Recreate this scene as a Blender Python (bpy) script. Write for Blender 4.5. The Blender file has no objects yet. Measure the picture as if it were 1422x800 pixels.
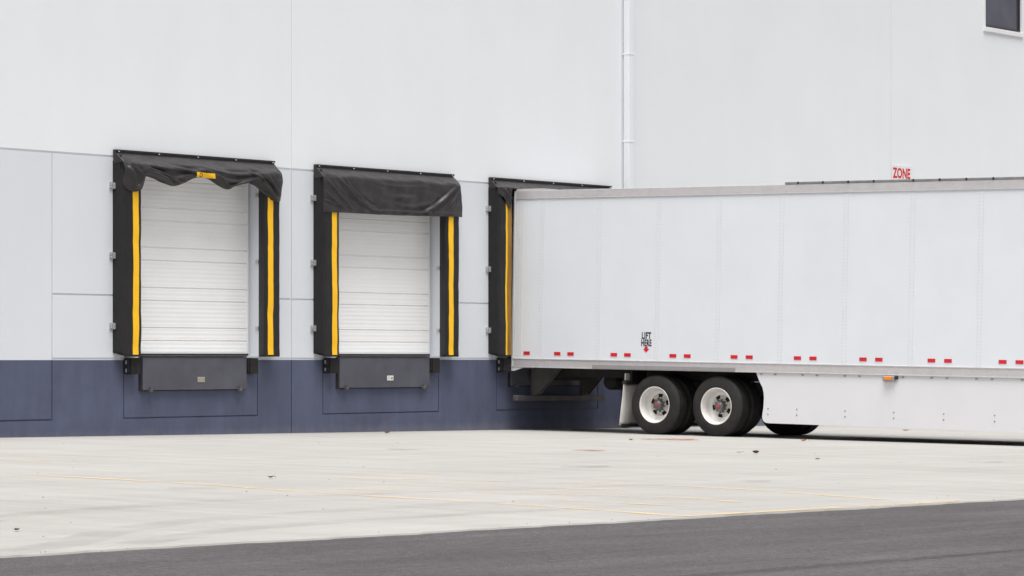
import bpy, bmesh, math, random
import numpy as np
from mathutils import Vector, Matrix
random.seed(7)
SC = bpy.context.scene
COL = SC.collection
PI = math.pi

# ------------------------------------------------------------------ helpers
def lin(h):
    c = [int(h[i:i+2], 16)/255 for i in (0, 2, 4)]
    return tuple(((x+0.055)/1.055)**2.4 if x > 0.04045 else x/12.92 for x in c)+(1,)

class MB:
    """collects shapes; build() links them as ONE mesh object"""
    def __init__(s): s.bm = bmesh.new(); s.mi = 0
    def face(s, vs, smooth=False):
        try:
            f = s.bm.faces.new(vs); f.smooth = smooth; f.material_index = s.mi; return f
        except ValueError: return None
    def v(s, *p): return s.bm.verts.new(p)
    def box(s, x0, x1, y0, y1, z0, z1, bev=0.0):
        b = bmesh.new()
        vs = [b.verts.new((x, y, z)) for x in (x0, x1) for y in (y0, y1) for z in (z0, z1)]
        for q in ((0,1,3,2),(4,6,7,5),(0,4,5,1),(2,3,7,6),(0,2,6,4),(1,5,7,3)):
            b.faces.new([vs[i] for i in q])
        if bev > 0:
            bmesh.ops.bevel(b, geom=b.edges[:], offset=bev, segments=2, affect='EDGES', profile=0.5)
        s.merge(b)
    def merge(s, b):
        m = {}
        for v in b.verts: m[v] = s.bm.verts.new(v.co)
        for f in b.faces:
            g = s.face([m[v] for v in f.verts], f.smooth)
        b.free()
    def prism(s, poly, axis, a, c):
        """poly of 2-D points extruded along axis ('x','y','z') from a to c"""
        def P(p, t):
            return {'x': (t, p[0], p[1]), 'y': (p[0], t, p[1]), 'z': (p[0], p[1], t)}[axis]
        A = [s.v(*P(p, a)) for p in poly]; B = [s.v(*P(p, c)) for p in poly]
        n = len(poly)
        s.face(A[::-1]); s.face(B)
        for i in range(n): s.face([A[i], A[(i+1) % n], B[(i+1) % n], B[i]])
    def lathe(s, prof, axis, c, seg=40, smooth=True, skip=None, close=False):
        """prof: list of (radius, offset along axis)"""
        rings = []
        for r, h in prof:
            ring = []
            for k in range(seg):
                a = 2*PI*k/seg; u, w = r*math.cos(a), r*math.sin(a)
                if axis == 'x': p = (c[0]+h, c[1]+u, c[2]+w)
                elif axis == 'y': p = (c[0]+u, c[1]+h, c[2]+w)
                else: p = (c[0]+u, c[1]+w, c[2]+h)
                ring.append(s.v(*p))
            rings.append(ring)
        n = len(rings)
        for i in range(n if close else n-1):
            for k in range(seg):
                if skip and skip(i, k): continue
                a, b = rings[i], rings[(i+1) % n]
                s.face([a[k], a[(k+1) % seg], b[(k+1) % seg], b[k]], smooth)
        return rings
    def disc(s, ring): s.face(ring)
    def tube(s, pts, r, seg=10):
        pts = [Vector(p) for p in pts]; rings = []
        for i, p in enumerate(pts):
            d = (pts[min(i+1, len(pts)-1)]-pts[max(i-1, 0)]).normalized()
            q = d.to_track_quat('Z', 'Y')
            rings.append([s.v(*(p+q @ Vector((r*math.cos(2*PI*k/seg), r*math.sin(2*PI*k/seg), 0)))) for k in range(seg)])
        for a, b in zip(rings, rings[1:]):
            for k in range(seg): s.face([a[k], a[(k+1) % seg], b[(k+1) % seg], b[k]], True)
        s.face(rings[0][::-1]); s.face(rings[-1])
    def grid(s, P, smooth=True):
        V = [[s.v(*p) for p in row] for row in P]
        for i in range(len(V)-1):
            for j in range(len(V[0])-1):
                s.face([V[i][j], V[i][j+1], V[i+1][j+1], V[i+1][j]], smooth)
        return V
    def rivet(s, x, y, z, r, h, nrm='-x', seg=6):
        def P(u, w, t):
            if nrm == '-x': return (x-t, y+u, z+w)
            if nrm == '-y': return (x+u, y-t, z+w)
            return (x+u, y+w, z+t)
        a = [s.v(*P(r*math.cos(2*PI*k/seg), r*math.sin(2*PI*k/seg), 0)) for k in range(seg)]
        b = [s.v(*P(.6*r*math.cos(2*PI*k/seg), .6*r*math.sin(2*PI*k/seg), h)) for k in range(seg)]
        for k in range(seg): s.face([a[k], a[(k+1) % seg], b[(k+1) % seg], b[k]])
        s.face(b)
    def build(s, name, mat, parent=None, local=False):
        me = bpy.data.meshes.new(name)
        bmesh.ops.recalc_face_normals(s.bm, faces=s.bm.faces[:])
        if parent is not None and not local:
            off = Vector(); q = parent
            while q is not None: off += q.location; q = q.parent
            bmesh.ops.translate(s.bm, verts=s.bm.verts[:], vec=-off)
        s.bm.to_mesh(me); s.bm.free()
        for m in (mat if isinstance(mat, (list, tuple)) else [mat]): me.materials.append(m)
        o = bpy.data.objects.new(name, me); COL.objects.link(o)
        if parent is not None: o.parent = parent
        return o

def tag(o, label, cat, group=None):
    o['label'] = label; o['category'] = cat
    if group: o['group'] = group
    return o
def thing(name, label, cat, loc, group=None):
    o = bpy.data.objects.new(name, None); COL.objects.link(o); o.location = loc
    o.empty_display_size = .2
    return tag(o, label, cat, group)
def struct(o): o['kind'] = 'structure'; return o
def copy_tree(o, parent=None):
    c = o.copy(); COL.objects.link(c)
    if parent is not None: c.parent = parent
    for ch in list(o.children): copy_tree(ch, c)
    return c
def text_faces(s, string, size, sx, origin, right, up, nrm, proud, spacing=1.0, fat=0.0):
    cu = bpy.data.curves.new('t', 'FONT'); cu.body = string; cu.size = size
    cu.align_x = 'CENTER'; cu.space_character = spacing; cu.extrude = 0.0; cu.offset = fat; cu.resolution_u = 3
    ob = bpy.data.objects.new('t', cu); COL.objects.link(ob)
    bpy.context.view_layer.update()
    me = bpy.data.meshes.new_from_object(ob.evaluated_get(bpy.context.evaluated_depsgraph_get()))
    right, up, nrm, origin = map(Vector, (right, up, nrm, origin))
    b = bmesh.new(); b.from_mesh(me)
    bmesh.ops.triangulate(b, faces=b.faces[:])
    for v in b.verts:
        v.co = origin+right*(v.co.x*sx)+up*v.co.y+nrm*proud
    s.merge(b)
    bpy.data.objects.remove(ob); bpy.data.curves.remove(cu); bpy.data.meshes.remove(me)

def ground(x, y): return -.0087*x+.0105*y

# ------------------------------------------------------------------ materials
class NT:
    def __init__(s, name):
        s.m = bpy.data.materials.new(name); s.m.use_nodes = True
        s.t = s.m.node_tree; s.n = s.t.nodes; s.b = s.n['Principled BSDF']
    def new(s, typ, **kw):
        n = s.n.new(typ)
        for k, v in kw.items():
            if k in n.inputs.keys(): n.inputs[k].default_value = v
            else: setattr(n, k, v)
        return n
    def link(s, a, b): s.t.links.new(a, b)
    def pos(s): return s.new('ShaderNodeNewGeometry').outputs['Position']
    def obj(s): return s.new('ShaderNodeTexCoord').outputs['Object']
    def noise(s, vec, scale, detail=4, rough=.55, stretch=None):
        if stretch:
            mp = s.new('ShaderNodeMapping'); mp.inputs['Scale'].default_value = stretch
            s.link(vec, mp.inputs['Vector']); vec = mp.outputs['Vector']
        n = s.new('ShaderNodeTexNoise'); n.inputs['Scale'].default_value = scale
        n.inputs['Detail'].default_value = detail; n.inputs['Roughness'].default_value = rough
        s.link(vec, n.inputs['Vector']); return n.outputs['Fac']
    def ramp(s, fac, stops):
        r = s.new('ShaderNodeValToRGB'); e = r.color_ramp.elements
        while len(e) < len(stops): e.new(.5)
        for i, (p, c) in enumerate(stops):
            e[i].position = p; e[i].color = c if len(c) == 4 else tuple(c)+(1,)
        s.link(fac, r.inputs['Fac']); return r.outputs['Color']
    def rampv(s, fac, stops):
        return s.ramp(fac, [(p, (v, v, v, 1)) for p, v in stops])
    def mix(s, a, b, fac, mode='MIX'):
        n = s.new('ShaderNodeMix'); n.data_type = 'RGBA'; n.blend_type = mode
        for v, i in ((fac, 0), (a, 6), (b, 7)):
            if hasattr(v, 'is_linked'): s.link(v, n.inputs[i])
            else: n.inputs[i].default_value = v
        return n.outputs[2]
    def math(s, op, a, b=0.0):
        n = s.new('ShaderNodeMath'); n.operation = op
        for v, i in ((a, 0), (b, 1)):
            if hasattr(v, 'is_linked'): s.link(v, n.inputs[i])
            else: n.inputs[i].default_value = v
        return n.outputs[0]
    def bump(s, h, strength, dist):
        n = s.new('ShaderNodeBump'); n.inputs['Strength'].default_value = strength
        n.inputs['Distance'].default_value = dist
        s.link(h, n.inputs['Height']); s.link(n.outputs['Normal'], s.b.inputs['Normal'])
    def color(s, c):
        if hasattr(c, 'is_linked'): s.link(c, s.b.inputs['Base Color'])
        else: s.b.inputs['Base Color'].default_value = c
    def set(s, rough=.5, metal=0, spec=.5):
        s.b.inputs['Roughness'].default_value = rough; s.b.inputs['Metallic'].default_value = metal
        s.b.inputs['Specular IOR Level'].default_value = spec

def plain(name, c, rough=.5, metal=0, spec=.5, var=.12, scale=6, bump=0, bscale=40):
    t = NT(name); p = t.obj()
    n = t.noise(p, scale, 5)
    d = tuple(x*(1-var) for x in c[:3])+(1,); l = tuple(min(1, x*(1+var)) for x in c[:3])+(1,)
    t.color(t.ramp(n, [(.3, d), (.7, l)])); t.set(rough, metal, spec)
    if bump: t.bump(t.noise(p, bscale, 3), .5, bump)
    return t.m

def g(v, r=1, gg=1, b=1): return (v*r, v*gg, v*b, 1)

def wall_paint():
    t = NT('wall_paint'); p = t.pos()
    sep = t.new('ShaderNodeSeparateXYZ'); t.link(p, sep.inputs[0]); z = sep.outputs['Z']
    UP, LO, BL = (.81, .835, .86, 1), (.69, .715, .757, 1), (.092, .104, .164, 1)
    up = t.math('GREATER_THAN', z, 4.12); lo = t.math('GREATER_THAN', z, 1.105)
    pale = t.mix(LO, UP, up)
    # broad roller mottling, faint rain streaks and dust
    m1 = t.rampv(t.noise(p, .55, 5, .6), [(.3, .98), (.7, 1.01)])
    m2 = t.rampv(t.noise(p, 1.6, 4, .6, (1.0, 1.0, .12)), [(.3, .985), (.65, 1.0)])
    pale = t.mix(t.mix(pale, m1, 1.0, 'MULTIPLY'), m2, 1.0, 'MULTIPLY')
    b1 = t.rampv(t.noise(p, 1.3, 6, .65), [(.3, .84), (.7, 1.12)])
    b2 = t.rampv(t.noise(p, 5, 4, .6, (1.0, 1.0, .25)), [(.4, .93), (.7, 1.06)])
    blue = t.mix(t.mix(BL, b1, 1.0, 'MULTIPLY'), b2, 1.0, 'MULTIPLY')
    # dust splashed along the foot of the wall, with a ragged upper edge
    e = t.math('ADD', z, t.math('MULTIPLY', t.noise(p, 3.5, 5, .7), .30))
    dust = t.rampv(t.math('DIVIDE', t.math('ADD', e, .2), 1.0), [(.12, .38), (.42, 0)])
    blue = t.mix(blue, (.33, .31, .30, 1), dust)
    t.color(t.mix(blue, pale, lo)); t.set(.72, 0, .3)
    t.bump(t.noise(p, 45, 6, .7), .35, .004)
    return t.m

def concrete():
    t = NT('concrete'); p = t.pos()
    a = t.noise(p, .35, 6, .6)
    s1 = t.noise(p, 1.0, 6, .65, (.28, 1.9, 1))       # broom and weather streaks along the wall
    s2 = t.noise(p, 1.0, 5, .65, (2.4, .3, 1))        # traffic dirt across, towards the doors
    f = t.noise(p, 14, 5, .7)
    base = t.ramp(a, [(.3, (.312, .302, .287, 1)), (.7, (.344, .335, .321, 1))])
    c = t.mix(base, t.rampv(s1, [(.3, .935), (.62, 1.03)]), 1.0, 'MULTIPLY')
    c = t.mix(c, t.rampv(s2, [(.35, .92), (.6, 1.03)]), 1.0, 'MULTIPLY')
    c = t.mix(c, t.rampv(f, [(.3, .95), (.65, 1.02)]), 1.0, 'MULTIPLY')
    # small dark spots
    vo = t.new('ShaderNodeTexVoronoi'); vo.inputs['Scale'].default_value = .9
    t.link(p, vo.inputs['Vector'])
    sp = t.rampv(vo.outputs['Distance'], [(.015, .4), (.035, 0)])
    c = t.mix(c, (.22, .20, .18, 1), sp)
    # saw-cut joints of the slabs
    sep = t.new('ShaderNodeSeparateXYZ'); t.link(p, sep.inputs[0])
    jm = None
    for ax, per in (('X', 4.45), ('Y', 4.75)):
        w = t.math('PINGPONG', t.math('ADD', sep.outputs[ax], 100*per+.0), per/2)
        d = t.math('LESS_THAN', w, .006)
        jm = d if jm is None else t.math('MAXIMUM', jm, d)
    c = t.mix(c, (.30, .29, .27, 1), t.math('MULTIPLY', jm, .45))
    t.color(c); t.set(.85, 0, .25)
    t.bump(t.noise(p, 60, 5, .7), .4, .004)
    return t.m

def asphalt():
    t = NT('asphalt'); p = t.pos()
    a = t.noise(p, .5, 5, .6); f = t.noise(p, 90, 3, .8); m = t.noise(p, 1.0, 5, .7, (.25, 2.2, 1))
    c = t.ramp(a, [(.3, (.076, .071, .074, 1)), (.7, (.092, .087, .090, 1))])
    c = t.mix(c, t.rampv(m, [(.35, .84), (.65, 1.12)]), 1.0, 'MULTIPLY')
    c = t.mix(c, t.rampv(f, [(.30, .40), (.5, 1.0), (.70, 1.75)]), 1.0, 'MULTIPLY')
    f2 = t.noise(p, 17, 4, .85)
    c = t.mix(c, t.rampv(f2, [(.32, .70), (.5, 1.0), (.68, 1.30)]), 1.0, 'MULTIPLY')
    t.color(c); t.set(.9, 0, .2); t.bump(t.noise(p, 70, 4, .8), .7, .012)
    return t.m

def worn(name, c, lo, hi, scale=3.0, amax=.8, stretch=(1, 1, 1), rough=.8):
    """worn paint or stain: the sheet is bare in patches"""
    t = NT(name); p = t.pos()
    n = t.noise(p, scale, 7, .7, stretch)
    al = t.rampv(n, [(lo, 0), (hi, amax)])
    t.color(c); t.set(rough, 0, .2)
    t.link(al, t.b.inputs['Alpha'])
    return t.m

def fabric(name, v, rough=.42):
    t = NT(name); p = t.obj()
    n = t.noise(p, 3, 5, .6)
    t.color(t.ramp(n, [(.3, (v*.85, v*.78, v*.80, 1)), (.7, (v*1.2, v*1.08, v*1.12, 1))]))
    t.set(rough, 0, .35)
    h = t.noise(p, 9, 5, .6); t.bump(h, .6, .012)
    return t.m

def trailer_white():
    t = NT('trailer_white'); p = t.obj()
    a = t.rampv(t.noise(p, .9, 5, .6), [(.3, .975), (.7, 1.015)])
    b = t.rampv(t.noise(p, 1.6, 5, .65, (1, 1, .35)), [(.38, .985), (.6, 1.0)])
    c = t.mix(t.mix((.735, .768, .808, 1), a, 1.0, 'MULTIPLY'), b, 1.0, 'MULTIPLY')
    t.color(c); t.set(.38, 0, .5)
    t.bump(t.noise(p, 1.8, 3, .5), .25, .02)
    return t.m

def alu(name, v=.55, rough=.38):
    t = NT(name); p = t.obj()
    n = t.noise(p, 2, 6, .65, (1, .25, 3)); n2 = t.noise(p, 9, 5, .7)
    c = t.mix(t.ramp(n, [(.3, (v*.92, v*.89, v*.905, 1)), (.7, (v*1.06, v*1.03, v*1.045, 1))]),
              t.rampv(n2, [(.3, .93), (.6, 1.03)]), 1.0, 'MULTIPLY')
    t.color(c); t.set(rough, .35, .5)
    return t.m

def yellow():
    t = NT('yellow_vinyl'); p = t.obj()
    n = t.noise(p, 7, 6, .7, (1, 1, .5))
    t.color(t.ramp(n, [(.25, (.70, .37, .008, 1)), (.40, (.95, .52, .010, 1)), (.8, (.97, .56, .015, 1))]))
    t.set(.5, 0, .35); t.bump(t.noise(p, 12, 4), .4, .006)
    return t.m

def stripe_brown():
    t = NT('brown_vinyl'); p = t.obj()
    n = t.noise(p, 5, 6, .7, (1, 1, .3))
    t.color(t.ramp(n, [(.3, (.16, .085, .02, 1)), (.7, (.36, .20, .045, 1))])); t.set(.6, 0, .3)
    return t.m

M = dict(
    wall=wall_paint(), concrete=concrete(), asphalt=asphalt(),
    fab=fabric('pad_vinyl', .014, .5), cur=fabric('curtain_vinyl', .034, .36),
    track=plain('track_steel', g(.028, 1, .93, .94), .45, 0, .4),
    yellow=yellow(), stripe_brown=stripe_brown(),
    zinc=plain('zinc', g(.5, 1, 1.02, 1.04), .4, .6),
    doorw=plain('door_white', (.90, .90, .895, 1), .45, 0, .4, .025, 1.5),
    jamb=plain('track_white', (.74, .75, .76, 1), .45, 0, .4, .04, 2),
    rubber=plain('rubber', g(.022, 1, .97, .96), .75, 0, .3, .25, 8, .004),
    tyre=plain('tyre_rubber', g(.024, 1, .96, .95), .7, 0, .3, .25, 5, .003, 60),
    lip=plain('lip_steel', (.086, .087, .108, 1), .5, .1, .4, .20, 2.2),
    white=trailer_white(), alu=alu('aluminium', .60, .42), alud=alu('aluminium_dull', .36, .5),
    skirt=plain('skirt_white', (.725, .725, .75, 1), .42, 0, .5, .02, 1.2),
    dark=plain('chassis_dark', g(.034, 1, .95, .93), .75, 0, .2, .3, 4),
    chassis=plain('chassis_grey', g(.11, 1, .97, .93), .6, .2, .4, .3, 3),
    rim=plain('rim_white', (.74, .72, .69, 1), .4, .1, .5, .08, 7),
    disc=plain('rim_disc_dusty', (.50, .48, .45, 1), .5, .1, .4, .2, 9),
    hub=plain('hub_grey', g(.15, 1, 1, 1.05), .5, .5, .5, .3, 12),
    red=plain('red_tape', (.62, .012, .022, 1), .35, 0, .5, .06, 20),
    redpaint=plain('red_paint', (.66, .025, .035, 1), .5, 0, .4, .04, 8),
    hubred=plain('hub_cap_red', (.36, .06, .055, 1), .5, 0, .5, .1, 20),
    black=plain('black_print', g(.02), .5),
    amber=plain('amber_lens', (.85, .24, .015, 1), .2, 0, .6, .05, 20),
    flap=plain('flap_pale', (.66, .645, .61, 1), .6, 0, .3, .12, 3),
    roof=plain('roof_dull', g(.24, 1, 1, 1.02), .9, 0, .1, .2, 2),
    seam=plain('seam_white', (.722, .752, .79, 1), .4, 0, .5, .02, 2), stud=plain('rivet_grey', (.60, .59, .61, 1), .5, .1),
    dull=plain('dull_plate', (.40, .39, .33, 1), .5, .2, .4, .2, 12),
    sign=plain('sign_white', (.80, .80, .81, 1), .4, 0, .4, .02, 3),
    cap=plain('cap_grey', g(.26, 1, .97, 1.0), .5, .4, .4, .2, 6),
)
def glass():
    t = NT('dark_glass'); p = t.obj()
    t.color(t.ramp(t.noise(p, 1.2, 3), [(.3, (.075, .075, .10, 1)), (.7, (.105, .105, .135, 1))]))
    t.set(.12, 0, .5); return t.m
M['glass'] = glass()

# ------------------------------------------------------------------ ground
ROADY = -18.98
def edge_y(x): return ROADY+.020*math.sin(x*1.9)+.016*math.sin(x*5.3+1)+.011*math.sin(x*13.1)+.008*math.sin(x*31+2)
mb = MB()
S = 700
for (x0, x1, y0, y1) in ((-S, S, -S, S),):
    mb.face([mb.v(x, y, ground(x, y)-.012) for x, y in ((x0, y0), (x1, y0), (x1, y1), (x0, y1))])
struct(mb.build('asphalt_road', M['asphalt']))
mb = MB()
xs = np.concatenate([[-120, -60], np.arange(-32, 22, .12), [40, 80, 140]])
top = []; bot = []
for x in xs:
    y = edge_y(x); top.append(mb.v(x, .35, ground(x, .35))); bot.append(mb.v(x, y, ground(x, y)))
low = [mb.v(v.co.x, v.co.y-.012, v.co.z-.02) for v in bot]
for i in range(len(xs)-1):
    mb.face([top[i], bot[i], bot[i+1], top[i+1]]); mb.face([bot[i], low[i], low[i+1], bot[i+1]])
struct(mb.build('concrete_apron', M['concrete']))

def sheet(name, pts, w, mat, dz=.004):
    """flat strip on the ground along pts with the given widths"""
    m = MB(); w = w if isinstance(w, (list, tuple)) else [w]*len(pts)
    P = [];
    # refine
    Q = []; W = []
    for i in range(len(pts)-1):
        for k in range(8):
            u = k/8; Q.append((pts[i][0]*(1-u)+pts[i+1][0]*u, pts[i][1]*(1-u)+pts[i+1][1]*u)); W.append(w[i]*(1-u)+w[i+1]*u)
    Q.append(pts[-1]); W.append(w[-1])
    for _ in range(4):
        Q = [Q[0]]+[((Q[i-1][0]+2*Q[i][0]+Q[i+1][0])/4, (Q[i-1][1]+2*Q[i][1]+Q[i+1][1])/4) for i in range(1, len(Q)-1)]+[Q[-1]]
    L = []; R = []
    for i in range(len(Q)):
        a = Q[max(i-1, 0)]; b = Q[min(i+1, len(Q)-1)]
        dx, dy = b[0]-a[0], b[1]-a[1]; n = math.hypot(dx, dy); nx, ny = -dy/n*W[i]/2, dx/n*W[i]/2
        for lst, sg in ((L, 1), (R, -1)):
            x, y = Q[i][0]+sg*nx, Q[i][1]+sg*ny; lst.append(m.v(x, y, ground(x, y)+dz))
    for i in range(len(Q)-1): m.face([L[i], L[i+1], R[i+1], R[i]])
    return struct(m.build(name, mat))
YP = (.70, .51, .24, 1)
yl1 = worn('worn_yellow_line', YP, .36, .60, 2.2, .58)
yl2 = worn('faint_yellow_line', YP, .38, .62, 1.6, .55)
sheet('yellow_lane_line', [(-8.75, -9.6), (-8.95, -12.3), (-9.5, -14.9), (-9.6, -16.2), (-9.8, -17.6), (-10.13, -18.9)], .13, yl1)
for pts in ([(-4.69, -5.12), (-4.45, -6.3)], [(-6.2, -6.6), (-6.05, -7.5)], [(-5.3, -11.3), (-5.0, -12.2)],
            [(-6.73, -12.32), (-5.9, -13.8), (-5.34, -15.05), (-5.4, -16.4), (-5.8, -17.35), (-6.12, -18.3)],
            [(-7.66, -13.13), (-6.5, -15.8)], [(-8.63, -13.99), (-7.34, -16.97), (-7.7, -17.8)],
            [(-8.78, -16.6), (-8.69, -17.91)]):
    sheet('faded_yellow_line', pts, .13, yl2)
sheet('yellow_edge_line', [(-10.1, -18.90), (-8.7, -18.90), (-7.2, -18.90), (-5.8, -18.90)], .10, worn('edge_yellow_paint', YP, .34, .55, 3, .6), .005)
tm = worn('tyre_mark_dirt', (.20, .19, .18, 1), .36, .8, 1.2, .24, (.6, 1.6, 1))
for pts, w in (([(-16.5, -17.2), (-14.42, -15.74), (-12.87, -15.3), (-11.0, -14.98), (-8.5, -14.9), (-5, -15.2)], .34),
               ([(-17.6, -19.0), (-16.3, -18.45), (-15.21, -17.68), (-13.85, -17.04), (-12.0, -16.7), (-9.5, -16.5)], .32),
               ([(-16.0, -18.7), (-14.4, -18.0), (-12.5, -17.7), (-10, -17.6)], .26)):
    sheet('tyre_mark', pts, w, tm, .007)
sm = worn('seam_tar', (.058, .045, .043, 1), .36, .70, 9, .5, (.5, 3, 1))
sheet('asphalt_seam', [(-15.9, -22.7), (-14.34, -22.72), (-13.24, -22.75), (-11.71, -22.78), (-9, -22.8)], [.16, .17, .15, .12, .10], sm, -.008)

def blotch(name, x, y, rx, ry, mat, dz=.009):
    m = MB(); n = 22; c = m.v(x, y, ground(x, y)+dz); ring = []
    ph = random.random()*6
    for k in range(n):
        a = 2*PI*k/n; r = 1+.22*math.sin(3*a+ph)+.14*math.sin(5*a+2*ph)
        px, py = x+rx*r*math.cos(a), y+ry*r*math.sin(a); ring.append(m.v(px, py, ground(px, py)+dz))
    for k in range(n): m.face([c, ring[k], ring[(k+1) % n]])
    return struct(m.build(name, mat))
rust = worn('rust', (.34, .12, .045, 1), .34, .58, 5, .85)
blotch('rust_stain', 3.27, -8.04, .18, .20, rust)
blotch('rust_stain', 9.29, -5.18, .42, .40, rust)
oil = worn('oil_film', (.03, .028, .027, 1), .3, .45, 4, .9)
blotch('oil_stain', 12.84, -.74, .22, .20, oil)
grey = worn('grey_patch', (.24, .235, .22, 1), .35, .6, 2, .28)
for x, y, a, b in ((-1.8, -11.8, .35, .2), (1.2, -6.5, .3, .2), (-3.6, -15.3, .25, .16), (4.2, -13.6, .3, .2), (-9.8, -13.2, .3, .15)):
    blotch('dirt_patch', x, y, a, b, grey)

# loose grit on the paving: nobody could count it
mb = MB()
for k in range(130):
    x = random.uniform(-18, 6); y = random.uniform(-18.8, -.3) if k < 90 else edge_y(x)+random.gauss(.0, .10)
    r = random.uniform(.004, .010) if k < 90 else random.uniform(.004, .009); z = ground(x, y)+(-.012 if y < ROADY else 0)
    a = random.random()*6
    b = [mb.v(x+r*1.3*math.cos(a+i*2.1), y+r*math.sin(a+i*2.1), z) for i in range(3)]
    t = mb.v(x, y, z+r)
    for i in range(3): mb.face([b[i], b[(i+1) % 3], t])
o = mb.build('loose_grit', plain('grit', g(.16, 1, .93, .85), .9, 0, .2, .5, 3)); o['kind'] = 'stuff'
o['label'] = 'scattered grit and crumbs on the paving'; o['category'] = 'grit'

# dry leaves
leafm = {c: plain('leaf_'+c, v, .7, 0, .3, .25, 25) for c, v in
         dict(brown=(.10, .045, .03, 1), orange=(.50, .20, .07, 1), tan=(.36, .20, .10, 1), red=(.28, .08, .04, 1)).items()}
def leaf(x, y, L, col, rot, label, curl=.5):
    m = MB(); nu, nv = 9, 5; P = []
    for i in range(nu):
        u = i/(nu-1); w = .36*math.sin(PI*min(1, u*1.02)**.8)*(1+.18*math.sin(u*22))
        row = []
        for j in range(nv):
            v = (j/(nv-1)-.5)*2
            px = (u-.5)*L; py = v*w*L; pz = curl*L*(.45*(u-.5)**2*2+.42*v*v*w)+.012*L*math.sin(u*17+v*4)+.006
            row.append((px*math.cos(rot)-py*math.sin(rot), px*math.sin(rot)+py*math.cos(rot), pz))
        P.append(row)
    m.grid(P)
    m.tube([(-.5*L*math.cos(rot), -.5*L*math.sin(rot), .23*L*curl+.006), (-.8*L*math.cos(rot), -.8*L*math.sin(rot), .012)], .0025, 5)
    o = m.build('dry_leaf', leafm[col]); o.location = (x, y, ground(x, y)+.003)
    return tag(o, label, 'leaf', 'dry leaves blown about the apron')
leaf(4.27, -10.04, .13, 'brown', .5, 'curled dark brown dry leaf standing up on concrete below the second wheel', 1.4)
leaf(10.52, -6.78, .12, 'orange', 1.9, 'orange dry leaf lying close to the shadow under the white skirt', 1.0)
leaf(4.45, -9.65, .10, 'tan', 2.6, 'flat pale tan leaf just left of the dark curled leaf', .4)
leaf(3.01, -11.81, .10, 'orange', .2, 'small orange dry leaf nearest the asphalt on the trailer side', .7)
leaf(7.6, -.76, .12, 'red', 1.1, 'reddish dry leaf at the foot of the blue wall under the middle door', .9)
leaf(-7.39, -12.0, .07, 'brown', 2.0, 'tiny brown leaf on open concrete in front of the left door', 1.2)
leaf(8.2, -5.15, .10, 'red', .3, 'rust red leaf against the second tyre of the trailer', .8)
leaf(18.88, -3.63, .16, 'red', 2.9, 'dull red leaf seen beneath the white skirt on the far side', .5)
leaf(-15.58, -17.18, .06, 'brown', 1.0, 'little brown leaf near the left corner by the asphalt edge', 1.0)

# ------------------------------------------------------------------ building
DC = [3.975, 8.425, 12.90]
OW = 1.44                     # half width of a door opening
Z0, ZT = 1.17, 3.93           # sill and head of the openings
GW, GD = .024, .016           # reveal joints in the concrete panels
B = thing('warehouse', 'large white and grey warehouse with blue painted base and loading doors', 'building', (3.975, 0, 0))
grooves = []
def vg(x, z0, z1, w=GW): grooves.append((x-w/2, x+w/2, z0, z1))
def hg(z, x0, x1, w=GW): grooves.append((x0, x1, z-w/2, z+w/2))
for x in (-2.73, 6.165, 15.03, 24.4, 33.3): vg(x, -2, 12)
hg(4.12, -14, 15.03, .03)
hg(4.12, 15.03, 44, .03)
hg(.24, -2.4, 1.012); vg(1.012, .228, 4.12); vg(-2.4, .228, 4.12)
hg(2.065, 1.02, 15.03); hg(1.128, 1.02, 15.03)
for c in DC:
    vg(c-1.51, .232, 1.12, .02); vg(c+1.405, .232, 1.12, .02); hg(.24, c-1.52, c+1.415, .02)
holes = [(c-OW, c+OW, Z0, ZT, .24) for c in DC]+[(28.27, 29.86, 8.24, 10.6, .10)]
xb = sorted({round(v, 4) for q in grooves for v in q[:2]} | {round(v, 4) for h in holes for v in h[:2]} | {-40., 60.})
zb = sorted({round(v, 4) for q in grooves for v in q[2:]} | {round(v, 4) for h in holes for v in h[2:4]} | {-2., 12.})
xb = [x for x in xb if -40 <= x <= 60]; zb = [z for z in zb if -2 <= z <= 12]
def depth(x, z):
    for h in holes:
        if h[0] < x < h[1] and h[2] < z < h[3]: return None
    for q in grooves:
        if q[0] < x < q[1] and q[2] < z < q[3]: return GD
    return 0.0
mb = MB()
nx, nz = len(xb)-1, len(zb)-1
D = [[depth((xb[i]+xb[i+1])/2, (zb[j]+zb[j+1])/2) for j in range(nz)] for i in range(nx)]
def dd(i, j):
    if i < 0 or j < 0 or i >= nx or j >= nz: return .3
    d = D[i][j]; return .26 if d is None else d
for i in range(nx):
    for j in range(nz):
        d = D[i][j]
        if d is not None:
            mb.face([mb.v(x, d, z) for x, z in ((xb[i], zb[j]), (xb[i+1], zb[j]), (xb[i+1], zb[j+1]), (xb[i], zb[j+1]))])
        e, d0 = dd(i+1, j), dd(i, j)
        if abs(e-d0) > 1e-6 and i+1 < nx:
            x = xb[i+1]; mb.face([mb.v(x, y, z) for y, z in ((d0, zb[j]), (e, zb[j]), (e, zb[j+1]), (d0, zb[j+1]))])
        e = dd(i, j+1)
        if abs(e-d0) > 1e-6 and j+1 < nz:
            z = zb[j+1]; mb.face([mb.v(x, y, z) for x, y in ((xb[i], d0), (xb[i+1], d0), (xb[i+1], e), (xb[i], e))])
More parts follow.
